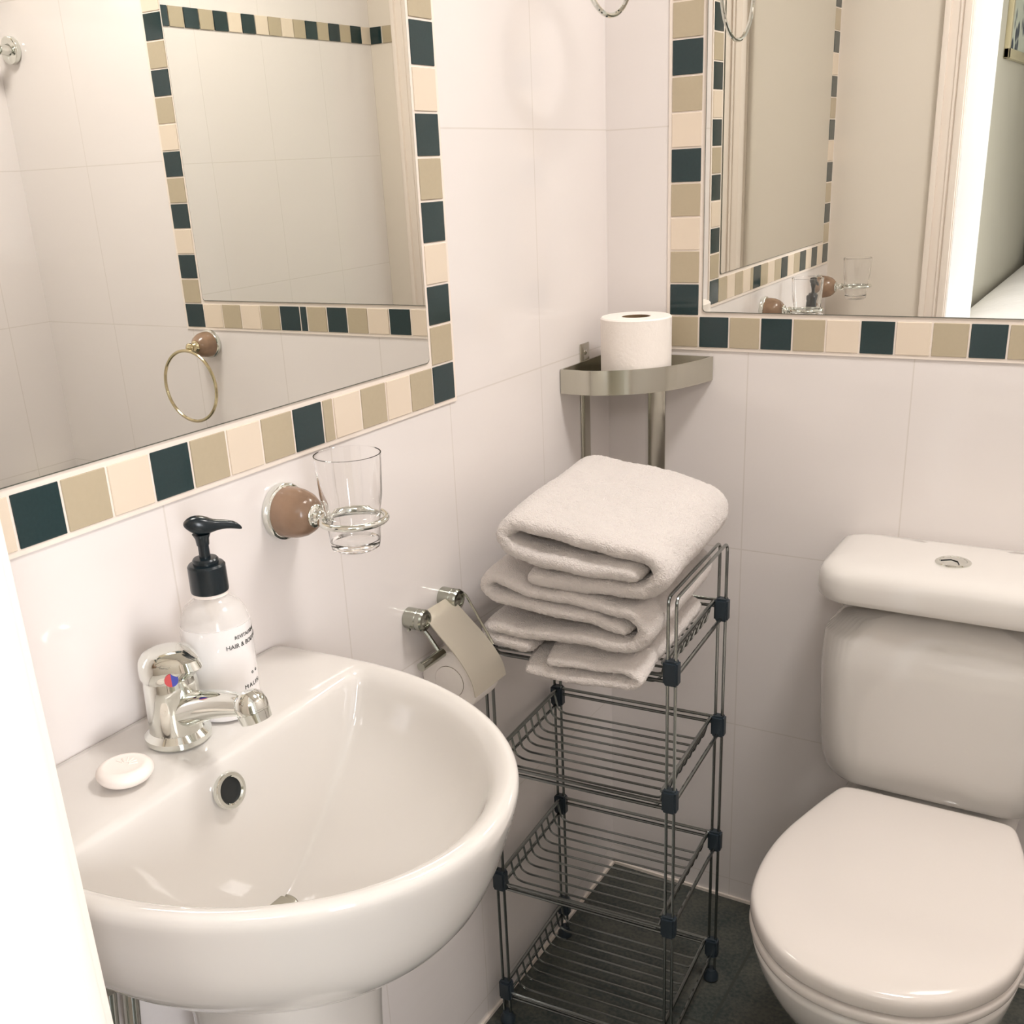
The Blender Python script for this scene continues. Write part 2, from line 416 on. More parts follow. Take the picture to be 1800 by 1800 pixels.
for s, xs, z in ((.42, .42, .640), (.50, .52, .650), (.60, .67, .666), (.72, .80, .688), (.82, .89, .720), (.89, .945, .757), (.935, .975, .796), (.972, .993, .820)):
    rs.append([(x, y, z) for x, y in basin_out(s, xs)])
o0 = basin_out(1, 1)
b0, b1 = bowl_in(.018), bowl_in(.026)
rs.append([(x, y, .834) for x, y in o0])
oc = [((x-.2)*.988+.2 if x > .01 else x, (y-BCY)*.988+BCY) for x, y in o0]
rs.append([(x, y, .8405) for x, y in oc])
oc2 = [((x-.2)*.965+.2 if x > .01 else x, (y-BCY)*.965+BCY) for x, y in o0]
rs.append([(x, y, .8425) for x, y in oc2])
rs.append([(a[0]*.45+b[0]*.55, a[1]*.45+b[1]*.55, .8425) for a, b in zip(oc2, b0)])
rs.append([(x, y, .840) for x, y in b0])
rs.append([(x, y, .8345) for x, y in b1])
DC = (.160, BCY)
for t_, z in ((.035, .815), (.09, .792), (.20, .764), (.38, .738), (.54, .716), (.70, .696), (.84, .684), (.93, .679)):
    ring = []
    for x, y in b1:
        ring.append((x+(DC[0]-x)*t_, y+(DC[1]-y)*t_, z))
    rs.append(ring)
m = MB(); m.rings(rs, True, True)
bb = m.build('bowl', m_ceramic, bas, sub=1)
# pedestal
m = MB(); rs = []
for z, hw, x1 in ((0, .105, .25), (.05, .10, .24), (.15, .088, .225), (.35, .085, .22), (.50, .085, .225), (.58, .087, .232), (.64, .092, .242), (.668, .098, .25)):
    ring = []
    for k in range(40):
        a = 2*PI*k/40
        cx = math.copysign(abs(math.cos(a))**.7, math.cos(a)); sy = math.copysign(abs(math.sin(a))**.8, math.sin(a))
        ring.append((.06+(x1-.06)*(cx*.5+.5), -1.050+hw*sy, z))
    rs.append(ring)
m.rings(rs, True, True); m.build('pedestal', m_ceramic, bas, sub=1)
# overflow ring set into the sloping back of the bowl
oc_ = Vector((.1325, BCY-.007, .8075)); oax = Vector((.95, 0, .25)).normalized()
m = MB(); m.lathe([(.0175, -.003), (.0175, .001), (.0165, .0025), (.0135, .0025), (.0120, .001), (.0118, -.004)], oc_, oax, 40, (False, False)); ov = m.build('overflow_ring', m_chrome, bas)
MB().disc(oc_-oax*.0045, .0125, oax, .0035).build('overflow_hole', m_black, ov)
m = MB(); m.lathe([(.024, .0), (.024, .003), (.021, .0045), (.0165, .003), (.0165, .0)], (DC[0], BCY, .678), n=40, cap=(True, True)); dr = m.build('drain', m_satin, bas)
MB().disc((DC[0], BCY, .6812), .0158, (0, 0, 1), .0030).build('plug', m_satin, dr)

# supply pipes and trap under the basin
for (x, y, r_, lb) in ((.036, -1.180, .008, 'chrome water pipe under the basin, nearer the door'), (.036, -1.155, .008, 'chrome water pipe under the basin, nearer the pedestal')):
    m = MB(); m.tube([(x, y, 0), (x, y, .3), (x, y, .56), (x+.004, y+.004, .620)], r_, 12)
    m.lathe([(r_+.003, .40), (r_+.003, .425)], (x, y, 0), n=16)
    tag(m.build('water_pipe', m_chrome), lb, 'pipe', 'pipes under the washbasin')

# ------------------------------------------------------------------ tap
TX, TY = .067, -1.066; TZ0 = .8425
tap = thing('mixer_tap', 'chrome lever mixer tap at the back of the washbasin', 'tap', (TX, TY, TZ0))
m = MB(); m.lathe([(.0290, 0), (.0305, .002), (.0305, .007), (.0275, .010), (.0255, .012), (.0250, .016)], (TX, TY, TZ0+.0003), n=48)
m.build('base_flange', m_chrome, tap)
m = MB(); rs = []
for z, rx, ry, dx in ((.012, .0255, .0255, 0), (.020, .0250, .0250, 0), (.034, .0248, .0245, .0), (.048, .0252, .0245, .001), (.058, .0250, .0240, .001), (.066, .0235, .0230, .001)):
    rs.append([(TX+dx+rx*math.cos(2*PI*k/36), TY+ry*math.sin(2*PI*k/36), TZ0+z) for k in range(36)])
m.rings(rs, True, True); m.build('body', m_chrome, tap)
# lever cap: tilted domed hood with a beak
m = MB(); rs = []
for t_, rx, ry, zc, dx in ((0, .0240, .0235, .0635, .0), (.2, .0262, .0252, .068, .0), (.45, .0270, .0258, .076, .001), (.65, .0260, .0245, .0835, .001), (.82, .0215, .0205, .0895, .001), (.94, .0130, .0125, .0925, .001), (1, .003, .003, .0935, 0)):
    ring = []
    for k in range(36):
        a = 2*PI*k/36; c = math.cos(a); s_ = math.sin(a)
        bx = max(0, c)**4*.014*math.exp(-((t_-.5)/.28)**2)
        ring.append((TX+dx+rx*c+bx, TY+ry*s_, TZ0+zc+c*rx*.08+bx*.05))
    rs.append(ring)
m.rings(rs, True, True); lv = m.build('lever', m_chrome, tap)
dc = Vector((TX+.0225, TY-.0162, TZ0+.0720)); dax = Vector((.78, -.60, .12)).normalized()
m = MB(); m.mi = 0; m.disc(dc, .0050, dax, .0016, 16, -PI/2*3+PI, PI/2+PI-PI); dd = m.build('hot_mark', m_red, lv)
dd.data.clear_geometry(); 
q_ = Vector((0, 0, 1)).rotation_difference(dax)
side = Vector((.6, .78, 0)); side = (side-dax*side.dot(dax)).normalized(); up_ = dax.cross(side)
def halfdisc(sg, mt, nm):
    m = MB(); pts = [dc+side*sg*.0060*math.sin(PI*k/14)+up_*.0060*math.cos(PI*k/14) for k in range(15)]
    m.rings([pts, [p+dax*.0022 for p in pts]], True, True); return m.build(nm, mt, lv)
bpy.data.objects.remove(dd)
dc = dc+dax*.0012
halfdisc(-1, m_red, 'hot_mark')['label'] = 'red half of the temperature dot'
halfdisc(1, m_blue, 'cold_mark')['label'] = 'blue half of the temperature dot'
# spout
m = MB(); pts = []; rad = []
A_ = Vector((TX+.010, TY, TZ0+.030)); B_ = Vector((.160, TY, TZ0+.0555)); 
rs = []
for k in range(9):
    t_ = k/8; c = A_.lerp(B_, t_)+Vector((0, 0, .004*math.sin(PI*t_))); ry = .0165-.0055*t_; rz = .0170-.0070*t_
    d = (B_-A_).normalized(); up2 = Vector((0, 1, 0)).cross(d)*-1
    rs.append([c+Vector((0, 1, 0))*ry*math.cos(2*PI*j/24)+up2*rz*math.sin(2*PI*j/24) for j in range(24)])
m.rings(rs, True, True); sp_ = m.build('spout', m_chrome, tap)
nz = Vector((.32, 0, -1)).normalized()
m = MB(); m.lathe([(.002, -.0145), (.008, -.0138), (.0130, -.009), (.0150, -.002), (.0150, .0025), (.0142, .003), (.0142, .0040), (.0148, .0045), (.0140, .013), (.0120, .0135), (.0115, .010)], (.168, TY, TZ0+.056), nz, 32)
m.build('aerator', m_chrome, tap)

# ------------------------------------------------------------------ soap bar
m = MB(); prof = [(.0, 0), (.016, .0), (.022, .003), (.0250, .008), (.0245, .012), (.0205, .0155), (.0165, .0160), (.0160, .0150), (.0, .0150)]
m.lathe([(max(.0004, a), b) for a, b in prof], (.083, -1.142, .8428), n=40, cap=(True, True))
sb = m.build('soap_bar', m_soap, sub=1); tag(sb, 'small round white soap bar on the basin beside the tap', 'soap')
m = MB()
for k in range(6):
    a = PI*.15+k*.45; m.tube([(.083+.004*math.cos(a), -1.142+.004*math.sin(a), .8580), (.083+.0115*math.cos(a+.3), -1.142+.0115*math.sin(a+.3), .8580)], .0007, 5)
so = m.build('embossed_emblem', m_soap, None)
so.parent = sb

# ------------------------------------------------------------------ pump bottle
PXY = (.067, -1.002); PZ = .8428
pb = thing('soap_dispenser', 'white hair and body wash bottle with a black pump behind the tap', 'dispenser', (*PXY, PZ))
m = MB(); prof = [(.0326, .0945), (.0305, .103), (.0265, .110), (.0205, .115), (.0160, .118), (.0145, .121), (.0140, .126),
                  (.0130, .126), (.0130, .120), (.0150, .116), (.0250, .108), (.0295, .101), (.0318, .0945)]
m.lathe(prof, (*PXY, PZ), n=56, closed=True); m.build('bottle_shoulder', m_bottle, pb)
m = MB(); m.lathe([(.028, 0), (.0315, .0015), (.0335, .006), (.0335, .085), (.0327, .0942), (.0317, .0943), (.0312, .0955), (.001, .0955)], (*PXY, PZ), n=56); m.build('bottle_body', m_lotion, pb)
m = MB(); m.lathe([(.0042, .0957), (.0042, .128)], (*PXY, PZ), n=16)
m.lathe([(.0075, .103), (.0075, .126)], (*PXY, PZ), n=20); m.build('dip_tube', mat('dip tube', (225, 212, 196), .3), pb)
m = MB(); m.lathe([(.0158, .1215), (.0168, .1215), (.0168, .1245), (.0158, .1245)], (*PXY, PZ), n=36); m.build('neck_ring', m_soap, pb)
m = MB(); m.lathe([(.0175, .1250), (.0178, .1265), (.0175, .1500), (.0160, .1520), (.0120, .1525), (.0120, .1560), (.0108, .1575), (.006, .1578)], (*PXY, PZ), n=40)
cl = m.build('pump_collar', m_pump, pb)
m = MB(); m.lathe([(.0052, .1570), (.0050, .170), (.0058, .1702), (.0064, .1765), (.0085, .181)], (*PXY, PZ), n=24); m.build('pump_stem', m_pump, pb)
# head: wedge shaped hood with a long nozzle
m = MB(); dn = Vector((.62, .78, 0)).normalized(); sd = Vector((-dn.y, dn.x, 0)); c0 = Vector((*PXY, PZ))
rs = []
for d_, wd, z0_, z1_ in ((-.0150, .0030, .1905, .1925), (-.0125, .0065, .1870, .1955), (-.0070, .0090, .1820, .1985), (.000, .0095, .1800, .1985), (.0075, .0085, .1805, .1960), (.0120, .0060, .1820, .1925), (.0190, .0050, .1830, .1915), (.0270, .0044, .1822, .1900), (.0330, .0036, .1805, .1875), (.0375, .0018, .1795, .1820)):
    ring = []
    for k in range(16):
        a = 2*PI*k/16; cc = math.copysign(abs(math.cos(a))**.7, math.cos(a)); ss = math.copysign(abs(math.sin(a))**.7, math.sin(a))
        ring.append(c0+dn*d_+sd*wd*cc+Vector((0, 0, (z0_+z1_)/2+(z1_-z0_)/2*ss)))
    rs.append(ring)
m.rings(rs, True, True); m.build('pump_head', m_pump, pb, sub=1)
def wrap_text(txt, size, zc, a_start, center, rad, name, parent, spacing=1.0, align='LEFT'):
    cu = bpy.data.curves.new('t', 'FONT'); cu.body = txt; cu.size = size; cu.space_character = spacing; cu.align_x = align; cu.resolution_u = 3
    o = bpy.data.objects.new('t', cu); COL.objects.link(o)
    dg = bpy.context.evaluated_depsgraph_get(); me = bpy.data.meshes.new_from_object(o.evaluated_get(dg))
    bpy.data.objects.remove(o)
    b = bmesh.new(); b.from_mesh(me); bmesh.ops.subdivide_edges(b, edges=[e for e in b.edges if e.calc_length() > .002], cuts=1)
    for v in b.verts:
        a = a_start+v.co.x/rad
        v.co = Vector((center[0]+(rad+.0003)*math.cos(a), center[1]+(rad+.0003)*math.sin(a), zc+v.co.y))
    g_ = bmesh.ops.extrude_face_region(b, geom=b.faces[:])
    for v in g_['geom']:
        if isinstance(v, bmesh.types.BMVert):
            d_ = Vector((v.co.x-center[0], v.co.y-center[1], 0)).normalized(); v.co -= d_*.00025
    mm = MB(); mm.bm.free(); mm.bm = b
    return mm.build(name, m_ink, parent, smooth=False)
AC = math.radians(-12)
wrap_text('REVITALISING', .0050, PZ+.0830, AC-.05, PXY, .0336, 'label_text', pb)
wrap_text('HAIR & BODY WASH', .0062, PZ+.0745, AC-.34, PXY, .0336, 'label_text', pb)
wrap_text('o  o', .006, PZ+.0420, AC+.38, PXY, .0336, 'label_text', pb)
wrap_text('MALIN', .0060, PZ+.0300, AC+.05, PXY, .0336, 'label_text', pb, 1.4)

# ------------------------------------------------------------------ tumbler holders and glasses
def holder(y0, x=0, label='', glab=''):
    z = .987
    h = thing('tumbler_holder', label, 'holder', (0, y0, z), 'tumbler holders with brown stone domes')
    m = MB(); m.lathe([(.0305, .0004), (.0312, .002), (.0312, .008), (.0295, .0095), (.027, .010)], (0, y0, z), (1, 0, 0), 48); m.build('wall_flange', m_chrome, h)
    m = MB(); m.lathe([(.0282, .0095), (.0280, .018), (.0268, .027), (.0240, .036), (.0195, .043), (.0140, .0478), (.0120, .0485)], (0, y0, z), (1, 0, 0), 48); m.build('stone_dome', m_stone, h)
    m = MB(); m.lathe([(.0125, .0480), (.0128, .0500), (.0115, .0515), (.0080, .0525), (.0065, .055), (.0068, .058), (.0050, .060)], (0, y0, z), (1, 0, 0), 32); m.build('collar', m_chrome, h)
    m = MB(); cx = .101; m.torus((cx, y0, z+.003), .0345, .0036, n=56, m=12)
    m.tube([(.055, y0, z), (.066, y0, z+.003)], .0050, 12); m.torus((.0635, y0, z), .006, .003, (0, 1, 0), 20, 8)
    m.build('support_ring', m_chrome, h)
    m = MB(); b = z-.029; prof = [(.0225, .000), (.0255, .002), (.0268, .008), (.0285, .030), (.0298, .044), (.0310, .048), (.0325, .060), (.0350, .1010), (.0350, .1020), (.0342, .1024), (.0336, .1016), (.0336, .1000), (.0310, .060), (.0295, .052), (.0283, .046), (.0270, .030), (.0255, .0105), (.020, .0085)]
    m.lathe(prof, (cx, y0, b), n=64)
    g_ = m.build('glass_tumbler', m_glass); tag(g_, glab, 'glass', 'tumblers in the wall holders')
holder(-.825, 0, 'brown stone and chrome tumbler holder between basin bottle and towels', 'clear glass tumbler in the holder to the right of the pump bottle')
holder(-1.268, 0, 'brown stone and chrome tumbler holder by the door, seen only in the back mirror', 'clear glass tumbler by the door, seen only in the back mirror')

# ------------------------------------------------------------------ towel rings
def towel_ring(base, n, drop, R_, label, mt, out=.065):
    """base: wall point; n: outward normal"""
    base = Vector(base); n = Vector(n)
    h = thing('towel_ring', label, 'towel ring', base, 'towel rings with stone domes')
    m = MB(); m.lathe([(.0285, .0004), (.029, .003), (.029, .008), (.026, .010)], base, n, 40); m.build('wall_flange', m_chrome, h)
    m = MB(); m.lathe([(.0265, .0095), (.0265, .018), (.0250, .028), (.0205, .038), (.0130, .045)], base, n, 40); m.build('stone_dome', m_stone, h)
    m = MB(); m.lathe([(.0120, .044), (.0125, .047), (.0085, .050), (.0070, .056), (.0095, .060), (.0095, .064), (.0060, .068), (.0015, .070)], base, n, 28); m.build('ring_knob', mt, h)
    m = MB(); c = base+n*out+Vector((0, 0, -R_-.004)); m.torus(c, R_, .0034, n, 72, 10); m.build('ring', mt, h)
towel_ring((0, -.25, 1.662), (1, 0, 0), 0, .077, 'chrome towel ring hanging at the top of the corner', m_chrome, .126)
towel_ring((.945, 0, 1.010), (0, -1, 0), 0, .074, 'pale gold towel ring below the back wall mirror, seen reflected beside the washbasin', m_gold, .075)

# ------------------------------------------------------------------ robe hook and soap dish (only seen in the left mirror)
sh = thing('robe_hook', 'round chrome robe hook on the back wall, seen at the left edge of the mirror', 'hook', (1.415, 0, 1.615))
m = MB(); m.lathe([(.026, .0004), (.028, .004), (.0275, .012), (.024, .014)], (1.415, 0, 1.615), (0, -1, 0), 40); m.build('wall_plate', m_chrome, sh)
m = MB(); m.lathe([(.013, .0135), (.011, .020), (.009, .034), (.015, .042), (.016, .050), (.010, .056), (.001, .057)], (1.415, 0, 1.615), (0, -1, 0), 32); m.build('peg', m_chrome, sh)
m = MB(); rs = []
for x0_, x1_, a, b, z in ((1.396, 1.4685, -.165, -.045, .672), (1.384, 1.4685, -.185, -.030, .681), (1.380, 1.4685, -.190, -.026, .688), (1.384, 1.466, -.185, -.031, .688), (1.396, 1.463, -.170, -.045, .680)):
    cx_, cy_ = (x0_+x1_)/2, (a+b)/2
    rs.append([(cx_+(x1_-x0_)/2*math.copysign(abs(math.cos(2*PI*k/32))**.5, math.cos(2*PI*k/32)), cy_+(b-a)/2*math.sin(2*PI*k/32), z) for k in range(32)])
m.rings(rs, True, True); tag(m.build('soap_dish', m_satin), 'satin metal soap dish on the right wall, at the lower left of the mirror', 'soap dish')

# ------------------------------------------------------------------ toilet paper holder
th = thing('toilet_roll_holder', 'chrome toilet roll holder with flap on the wall beside the basin', 'roll holder', (0, -.575, .775))
for y in (-.614, -.533):
    m = MB(); m.lathe([(.0145, .0004), (.0145, .0175), (.0140, .0182), (.0140, .0192), (.0148, .020), (.0148, .026), (.0130, .0285), (.0092, .029), (.0092, .0275), (.002, .030)], (0, y, .778), (1, 0, 0), 32)
    m.lathe([(.0022, 0), (.0022, .003)], (.011, y-.0135, .768), (0, -1, 0), 10)
    m.build('mounting_post', m_post, th)
m = MB(); m.tube(poly_round([(.024, -.519, .784), (.032, -.522, .782), (.076, -.533, .728), (.080, -.534, .722)], .006), .0018, 8)
m.build('side_wire', m_post, th)
m = MB(); rs = []
fp = [Vector((x, z, 0)) for x, z in ((.014, .782), (.024, .776), (.045, .756), (.068, .735), (.084, .716), (.0945, .698), (.0975, .680))]
fq = poly_round(fp, .015, 4)
for k, p in enumerate(fq):
    t = (fq[min(k+1, len(fq)-1)]-fq[max(k-1, 0)]).normalized(); n_ = Vector((-t.y, t.x, 0))*-.0007
    k_ = k/(len(fq)-1); w0 = -.606-.006*k_; w1 = -.538+.004*k_
    rs.append([(p.x+n_.x, w0, p.y+n_.y), (p.x+n_.x, w1, p.y+n_.y), (p.x-n_.x, w1, p.y-n_.y), (p.x-n_.x, w0, p.y-n_.y)])
m.rings(rs, True, True); m.build('flap', mat('satin flap', (206, 198, 182), .42, .6), th)
m = MB(); m.tube([(.040, -.648, .728), (.040, -.598, .728)], .0062, 16); m.build('spindle', m_post, th)
m = MB(); m.tube(poly_round([(.016, -.609, .766), (.024, -.606, .755), (.038, -.602, .730)], .01), .003, 8); m.build('arm', m_post, th)
def roll(name, c, ax, R_, L_, lab, grp):
    ro = thing(name, lab, 'toilet paper', c, grp)
    m = MB(); m.lathe([(R_-.002, 0), (R_, .002), (R_, L_-.002), (R_-.002, L_), (.0235, L_), (.0225, L_-.001), (.0225, .001), (.0235, 0)], c, ax, 56, closed=True)
    m.build('paper', m_paper, ro)
    m = MB(); m.lathe([(.0224, .0006), (.0224, L_-.0008), (.0210, L_-.0008), (.0210, .0006)], c, ax, 40, closed=True); m.build('cardboard_core', m_card, ro)
roll('toilet_roll', (.045, -.594, .684), (0, 1, 0), .0445, .058, 'toilet roll hanging under the chrome flap beside the basin', 'toilet rolls')

m = MB(); m.lathe([(.0200, 0), (.0222, .001), (.0222, .003), (.0200, .003), (.0200, .060)], (.045, -.5952, .684), (0, 1, 0), 32); m.build('roller', m_paper, th)
# ------------------------------------------------------------------ corner shelf
cs = thing('corner_shelf', 'chrome corner shelf with curved front rail above the towels', 'shelf', (0, 0, .99))
front = [(.0, -.174), (.024, -.176), (.050, -.175), (.078, -.166), (.106, -.150), (.130, -.130), (.148, -.108), (.162, -.082), (.172, -.055), (.180, -.028), (.185, 0)]
fr = [(x+.0015, y-.0015) for x, y in front]
plan = fr+[(.0015, -.0015)]
m = MB()
def inset(pl, d):
    cx = sum(p[0] for p in pl)/len(pl); cy = sum(p[1] for p in pl)/len(pl)
    return [(cx+(x-cx)*(1-d), cy+(y-cy)*(1-d)) for x, y in pl]
def dens(p, n=4):
    o = []
    for i in range(len(p)-1):
        for k in range(n): t_ = k/n; o.append((p[i][0]*(1-t_)+p[i+1][0]*t_, p[i][1]*(1-t_)+p[i+1][1]*t_))
    return o+[p[-1]]
fd = dens(fr); fd = [fd[0]]+[((fd[i-1][0]+2*fd[i][0]+fd[i+1][0])/4, (fd[i-1][1]+2*fd[i][1]+fd[i+1][1])/4) for i in range(1, len(fd)-1)]+[fd[-1]]
pl = fd+dens([(fr[-1][0], -.0015), (.0015, -.0015), (.0015, fr[0][1])], 6)[1:-1]
ins = inset(pl, .03)
m.rings([[(x, y, z) for x, y in q] for q, z in ((pl, .992), (pl, 1.030), (ins, 1.030), (ins, .992))], closed=True); m.build('band_rail', m_satin, cs)
m = MB(); m.rings([[(x, y, z) for x, y in inset(pl, .02)] for z in (.9955, .9985)], True, True); m.build('shelf_plate', m_satin, cs, smooth=False)
m = MB(); m.box((.0005, -.107, .70), (.0028, -.076, 1.058), .001); m.build('strap', m_satin, cs)
m = MB(); m.box((.074, -.0028, .70), (.105, -.0005, 1.058), .001); m.build('strap', m_satin, cs)
for p, ax in (((.0028, -.0915, 1.044), (1, 0, 0)), ((.0895, -.0028, 1.044), (0, -1, 0))):
    m = MB(); m.lathe([(.0045, 0), (.004, .0015), (.001, .002)], p, ax, 16); m.build('screw', m_chrome, cs)
roll('toilet_roll', (.091, -.088, .9987), (0, 0, 1), .0555, .104, 'spare toilet roll standing on the chrome corner shelf', 'toilet rolls')

# ------------------------------------------------------------------ wire rack
RKA = math.radians(4.0); RO = Vector((.034, -.478))
ex = Vector((math.cos(RKA), math.sin(RKA))); ey = Vector((-math.sin(RKA), math.cos(RKA)))
RWD, RDP = .276, .234
def rk(a, b, z): p = RO+ex*a+ey*b; return Vector((p.x, p.y, z))
rack = thing('wire_rack', 'four-tier chrome wire rack holding the white towels', 'rack', rk(RWD/2, RDP/2, 0))
WR = .0024
# side frames: two parallel wires each; the right one loops over the top
TOPZ = .800
for side_, a in ((0, 0), (1, RWD)):
    m = MB()
    for da in (-.0055, .0055):
        if side_ == 1:
            m.tube(poly_round([rk(a+da, 0, .012), rk(a+da, 0, TOPZ), rk(a+da, RDP, TOPZ), rk(a+da, RDP, .012)], .014), WR, 8)
        else:
            for b in (0, RDP): m.tube([rk(a+da, b, .012), rk(a+da, b, .700)], WR, 8)
    m.build('side_frame', m_wire, rack)
levels = [.068, .284, .497, .694]
for z in levels:
    m = MB()
    # rails
    m.tube([rk(0, 0, z+.012), rk(0, RDP, z+.012)], .0032, 8); m.tube([rk(0, 0, z-.014), rk(0, RDP, z-.014)], WR, 8)
    m.tube([rk(RWD-.012, 0, z+.012), rk(RWD-.012, RDP, z+.012)], .0032, 8); m.tube([rk(RWD, 0, z-.014), rk(RWD, RDP, z-.014)], .0030, 8)
    for b, zz in ((0, z-.006), (0, z-.0145), (RDP, z+.014), (RDP, z+.004)): m.tube([rk(0, b, zz), rk(RWD, b, zz)], .0026, 8)
    sh_ = m.build('shelf', m_wire, rack)
    m = MB()
    nW = 10
    for k in range(nW):
        b = .014+(RDP-.028)*k/(nW-1)
        m.tube(poly_round([rk(.000, b, z+.012), rk(.006, b, z-.018), rk(.018, b, z-.024), rk(RWD-.030, b, z-.024), rk(RWD-.020, b, z-.018), rk(RWD-.012, b, z+.014)], .006, 3), .0019, 6)
    m.build('basket_wires', m_wire, sh_)
for z in levels:
    for a in (0, RWD):
        for b in (0, RDP):
            m = MB(); c = rk(a, b, z)
            t = bmesh.new(); bmesh.ops.create_cube(t, size=1)
            for v in t.verts: v.co = Vector((v.co.x*.021, v.co.y*.017, v.co.z*.036))
            bmesh.ops.bevel(t, geom=t.edges[:], offset=.003, segments=2, affect='EDGES')
            m.merge(t, Matrix.Translation(c) @ Matrix.Rotation(RKA, 4, 'Z')); m.build('corner_clip', m_clip, rack)
for a in (0, RWD):
    for b in (0, RDP):
        m = MB(); m.lathe([(.010, 0), (.0125, .003), (.0125, .010), (.009, .016), (.008, .022)], rk(a, b, 0), n=20); m.build('foot', m_clip, rack)

# ------------------------------------------------------------------ towels
def ribbon(path, t_, y0, y1, seed, label, yprof=None, amp=.0022, skew=0., sag=None, rnd=.010):
    """path: 2D centreline (a, z) across the rack; the folded sheet is extruded along the rack's depth"""
    P = [Vector((p[0], p[1], 0)) for p in path]
    P = poly_round(P, rnd, 4)
    # resample
    out = [P[0]]; 
    for i in range(len(P)-1):
        L_ = (P[i+1]-P[i]).length; n = max(1, int(L_/.009))
        for k in range(1, n+1): out.append(P[i].lerp(P[i+1], k/n))
    P = out; N = len(P); loop = []
    nr = []
    for i in range(N):
        t = (P[min(i+1, N-1)]-P[max(i-1, 0)]).normalized(); nr.append(Vector((-t.y, t.x, 0)))
    h = t_/2
    left = [P[i]+nr[i]*h for i in range(N)]; right = [P[i]-nr[i]*h for i in range(N)]
    te = (P[-1]-P[-2]).normalized(); ts = (P[0]-P[1]).normalized()
    poly = left+[P[-1]+te*h*.7+nr[-1]*h*.6, P[-1]+te*h, P[-1]+te*h*.7-nr[-1]*h*.6]+right[::-1]+[P[0]+ts*h*.7-nr[0]*h*.6, P[0]+ts*h, P[0]+ts*h*.7+nr[0]*h*.6]
    cen = P+[P[-1]]*3+P[::-1]+[P[0]]*3
    M_ = 34; rs = []
    for j in range(M_+1):
        v = j/M_; y = y0+(y1-y0)*v
        ed = min(j, M_-j); sc = (.50, .80, .94, .98)[ed] if ed < 4 else 1.0
        ring = []
        for p, c in zip(poly, cen):
            q = c+(p-c)*sc
            w1 = noise.noise(Vector((c.x*9+seed, y*7, c.y*14)))*amp*2.2
            w2 = noise.noise(Vector((c.x*30+seed, y*26, seed*2+c.y*40)))*amp
            yy = y+(noise.noise(Vector((c.x*10+seed, 3, c.y*30)))*.007 if ed < 8 else 0)
            zz = q.y+w1+w2+(sag(c.x, v) if sag else 0)
            ring.append(rk(q.x+w2+skew*v, yy, zz))
        rs.append(ring)
    m = MB(); vr = [[m.bm.verts.new(p) for p in ring] for ring in rs]; n_ = len(vr[0])
    for i in range(len(vr)-1):
        for j in range(n_): m.face([vr[i][j], vr[i][(j+1) % n_], vr[i+1][(j+1) % n_], vr[i+1][j]])
    for V in (vr[0], vr[-1]):
        for i in range(N-1): m.face([V[i], V[i+1], V[2*N+3-1-i-1], V[2*N+3-1-i]])
        m.face([V[N-1], V[N], V[N+1], V[N+2], V[N+3]][:5]); m.face([V[0], V[n_-1], V[n_-2], V[n_-3], V[2*N+2]])
    o = m.build('folded_towel', m_towel, None, sub=2)
    tag(o, label, 'towel', 'folded white towels on the rack'); 
    tx = bpy.data.textures.new('terry', 'CLOUDS'); tx.noise_scale = .005; tx.noise_depth = 2
    dm = o.modifiers.new('terry', 'DISPLACE'); dm.texture = tx; dm.strength = .0034; dm.mid_level = .5
    return o
y0f, y1f = -.048, RDP-.004
ribbon([(.120, .7170), (.234, .7175), (.252, .7080), (.234, .6985), (.150, .6975), (.088, .6985)], .0165, -.050, y1f-.02, 1.3,
       'loosely rolled white towel at the bottom of the stack', amp=.003, rnd=.012, sag=lambda x, v: -.013*max(0, 1-v/.17))
ribbon([(.225, .7660), (.070, .7815), (.034, .7840), (.0225, .8010), (.038, .8170), (.100, .7975), (.238, .7880), (.258, .7680), (.240, .7440), (.090, .7375), (.032, .7380), (.0225, .7290), (.034, .7185), (.085, .7160)], .0225, y0f, y1f, 4.1,
       'folded white middle towel of the stack, with a loose loop at its left end', amp=.003, rnd=.014, sag=lambda x, v: .008*v*(1-x/.28))
ribbon([(.100, .8215), (.255, .8165), (.278, .8420), (.262, .8680), (.165, .8810), (.074, .8920), (.054, .8740), (.068, .8560), (.102, .8500), (.240, .8415)], .0265, y0f-.003, y1f+.006, 9.2,
       'folded white towel on top of the stack', amp=.003, rnd=.014, sag=lambda x, v: .020*v*(1-x/.28)+.006*v)
# ------------------------------------------------------------------ toilet
TCX = .596
wc = thing('toilet', 'white close-coupled toilet with closed lid against the back wall', 'toilet', (TCX, -.3, 0))
def rbox(hw, y0, y1, rad, n=10, p=1.0, cx=TCX):
    """rounded rectangle plan (front y0 < back y1)"""
    out = []
    for cxx, cyy, a in ((cx+hw-rad, y1-.012, 0), (cx-hw+rad, y1-.012, PI/2), (cx-hw+rad, y0+rad, PI), (cx+hw-rad, y0+rad, 1.5*PI)):
        rr_ = .012 if cyy > y1-.02 else rad
        ccx = cx+hw-rr_ if cxx > cx else cx-hw+rr_
        out += [(ccx+rr_*math.cos(a+PI/2*k/n), cyy+rr_*math.sin(a+PI/2*k/n)) for k in range(n+1)]
    return out
m = MB(); rs = []
for hw, y0_, rad, z in ((.130, -.140, .04, .400), (.145, -.152, .05, .403), (.160, -.164, .055, .415), (.168, -.170, .055, .440), (.172, -.173, .055, .50), (.176, -.176, .055, .60), (.179, -.178, .055, .712)):
    rs.append([(x, y, z) for x, y in rbox(hw, y0_, -.002, rad)])
m.rings(rs, True, True); m.build('cistern', m_ceramic, wc, sub=1)
m = MB(); rs = []
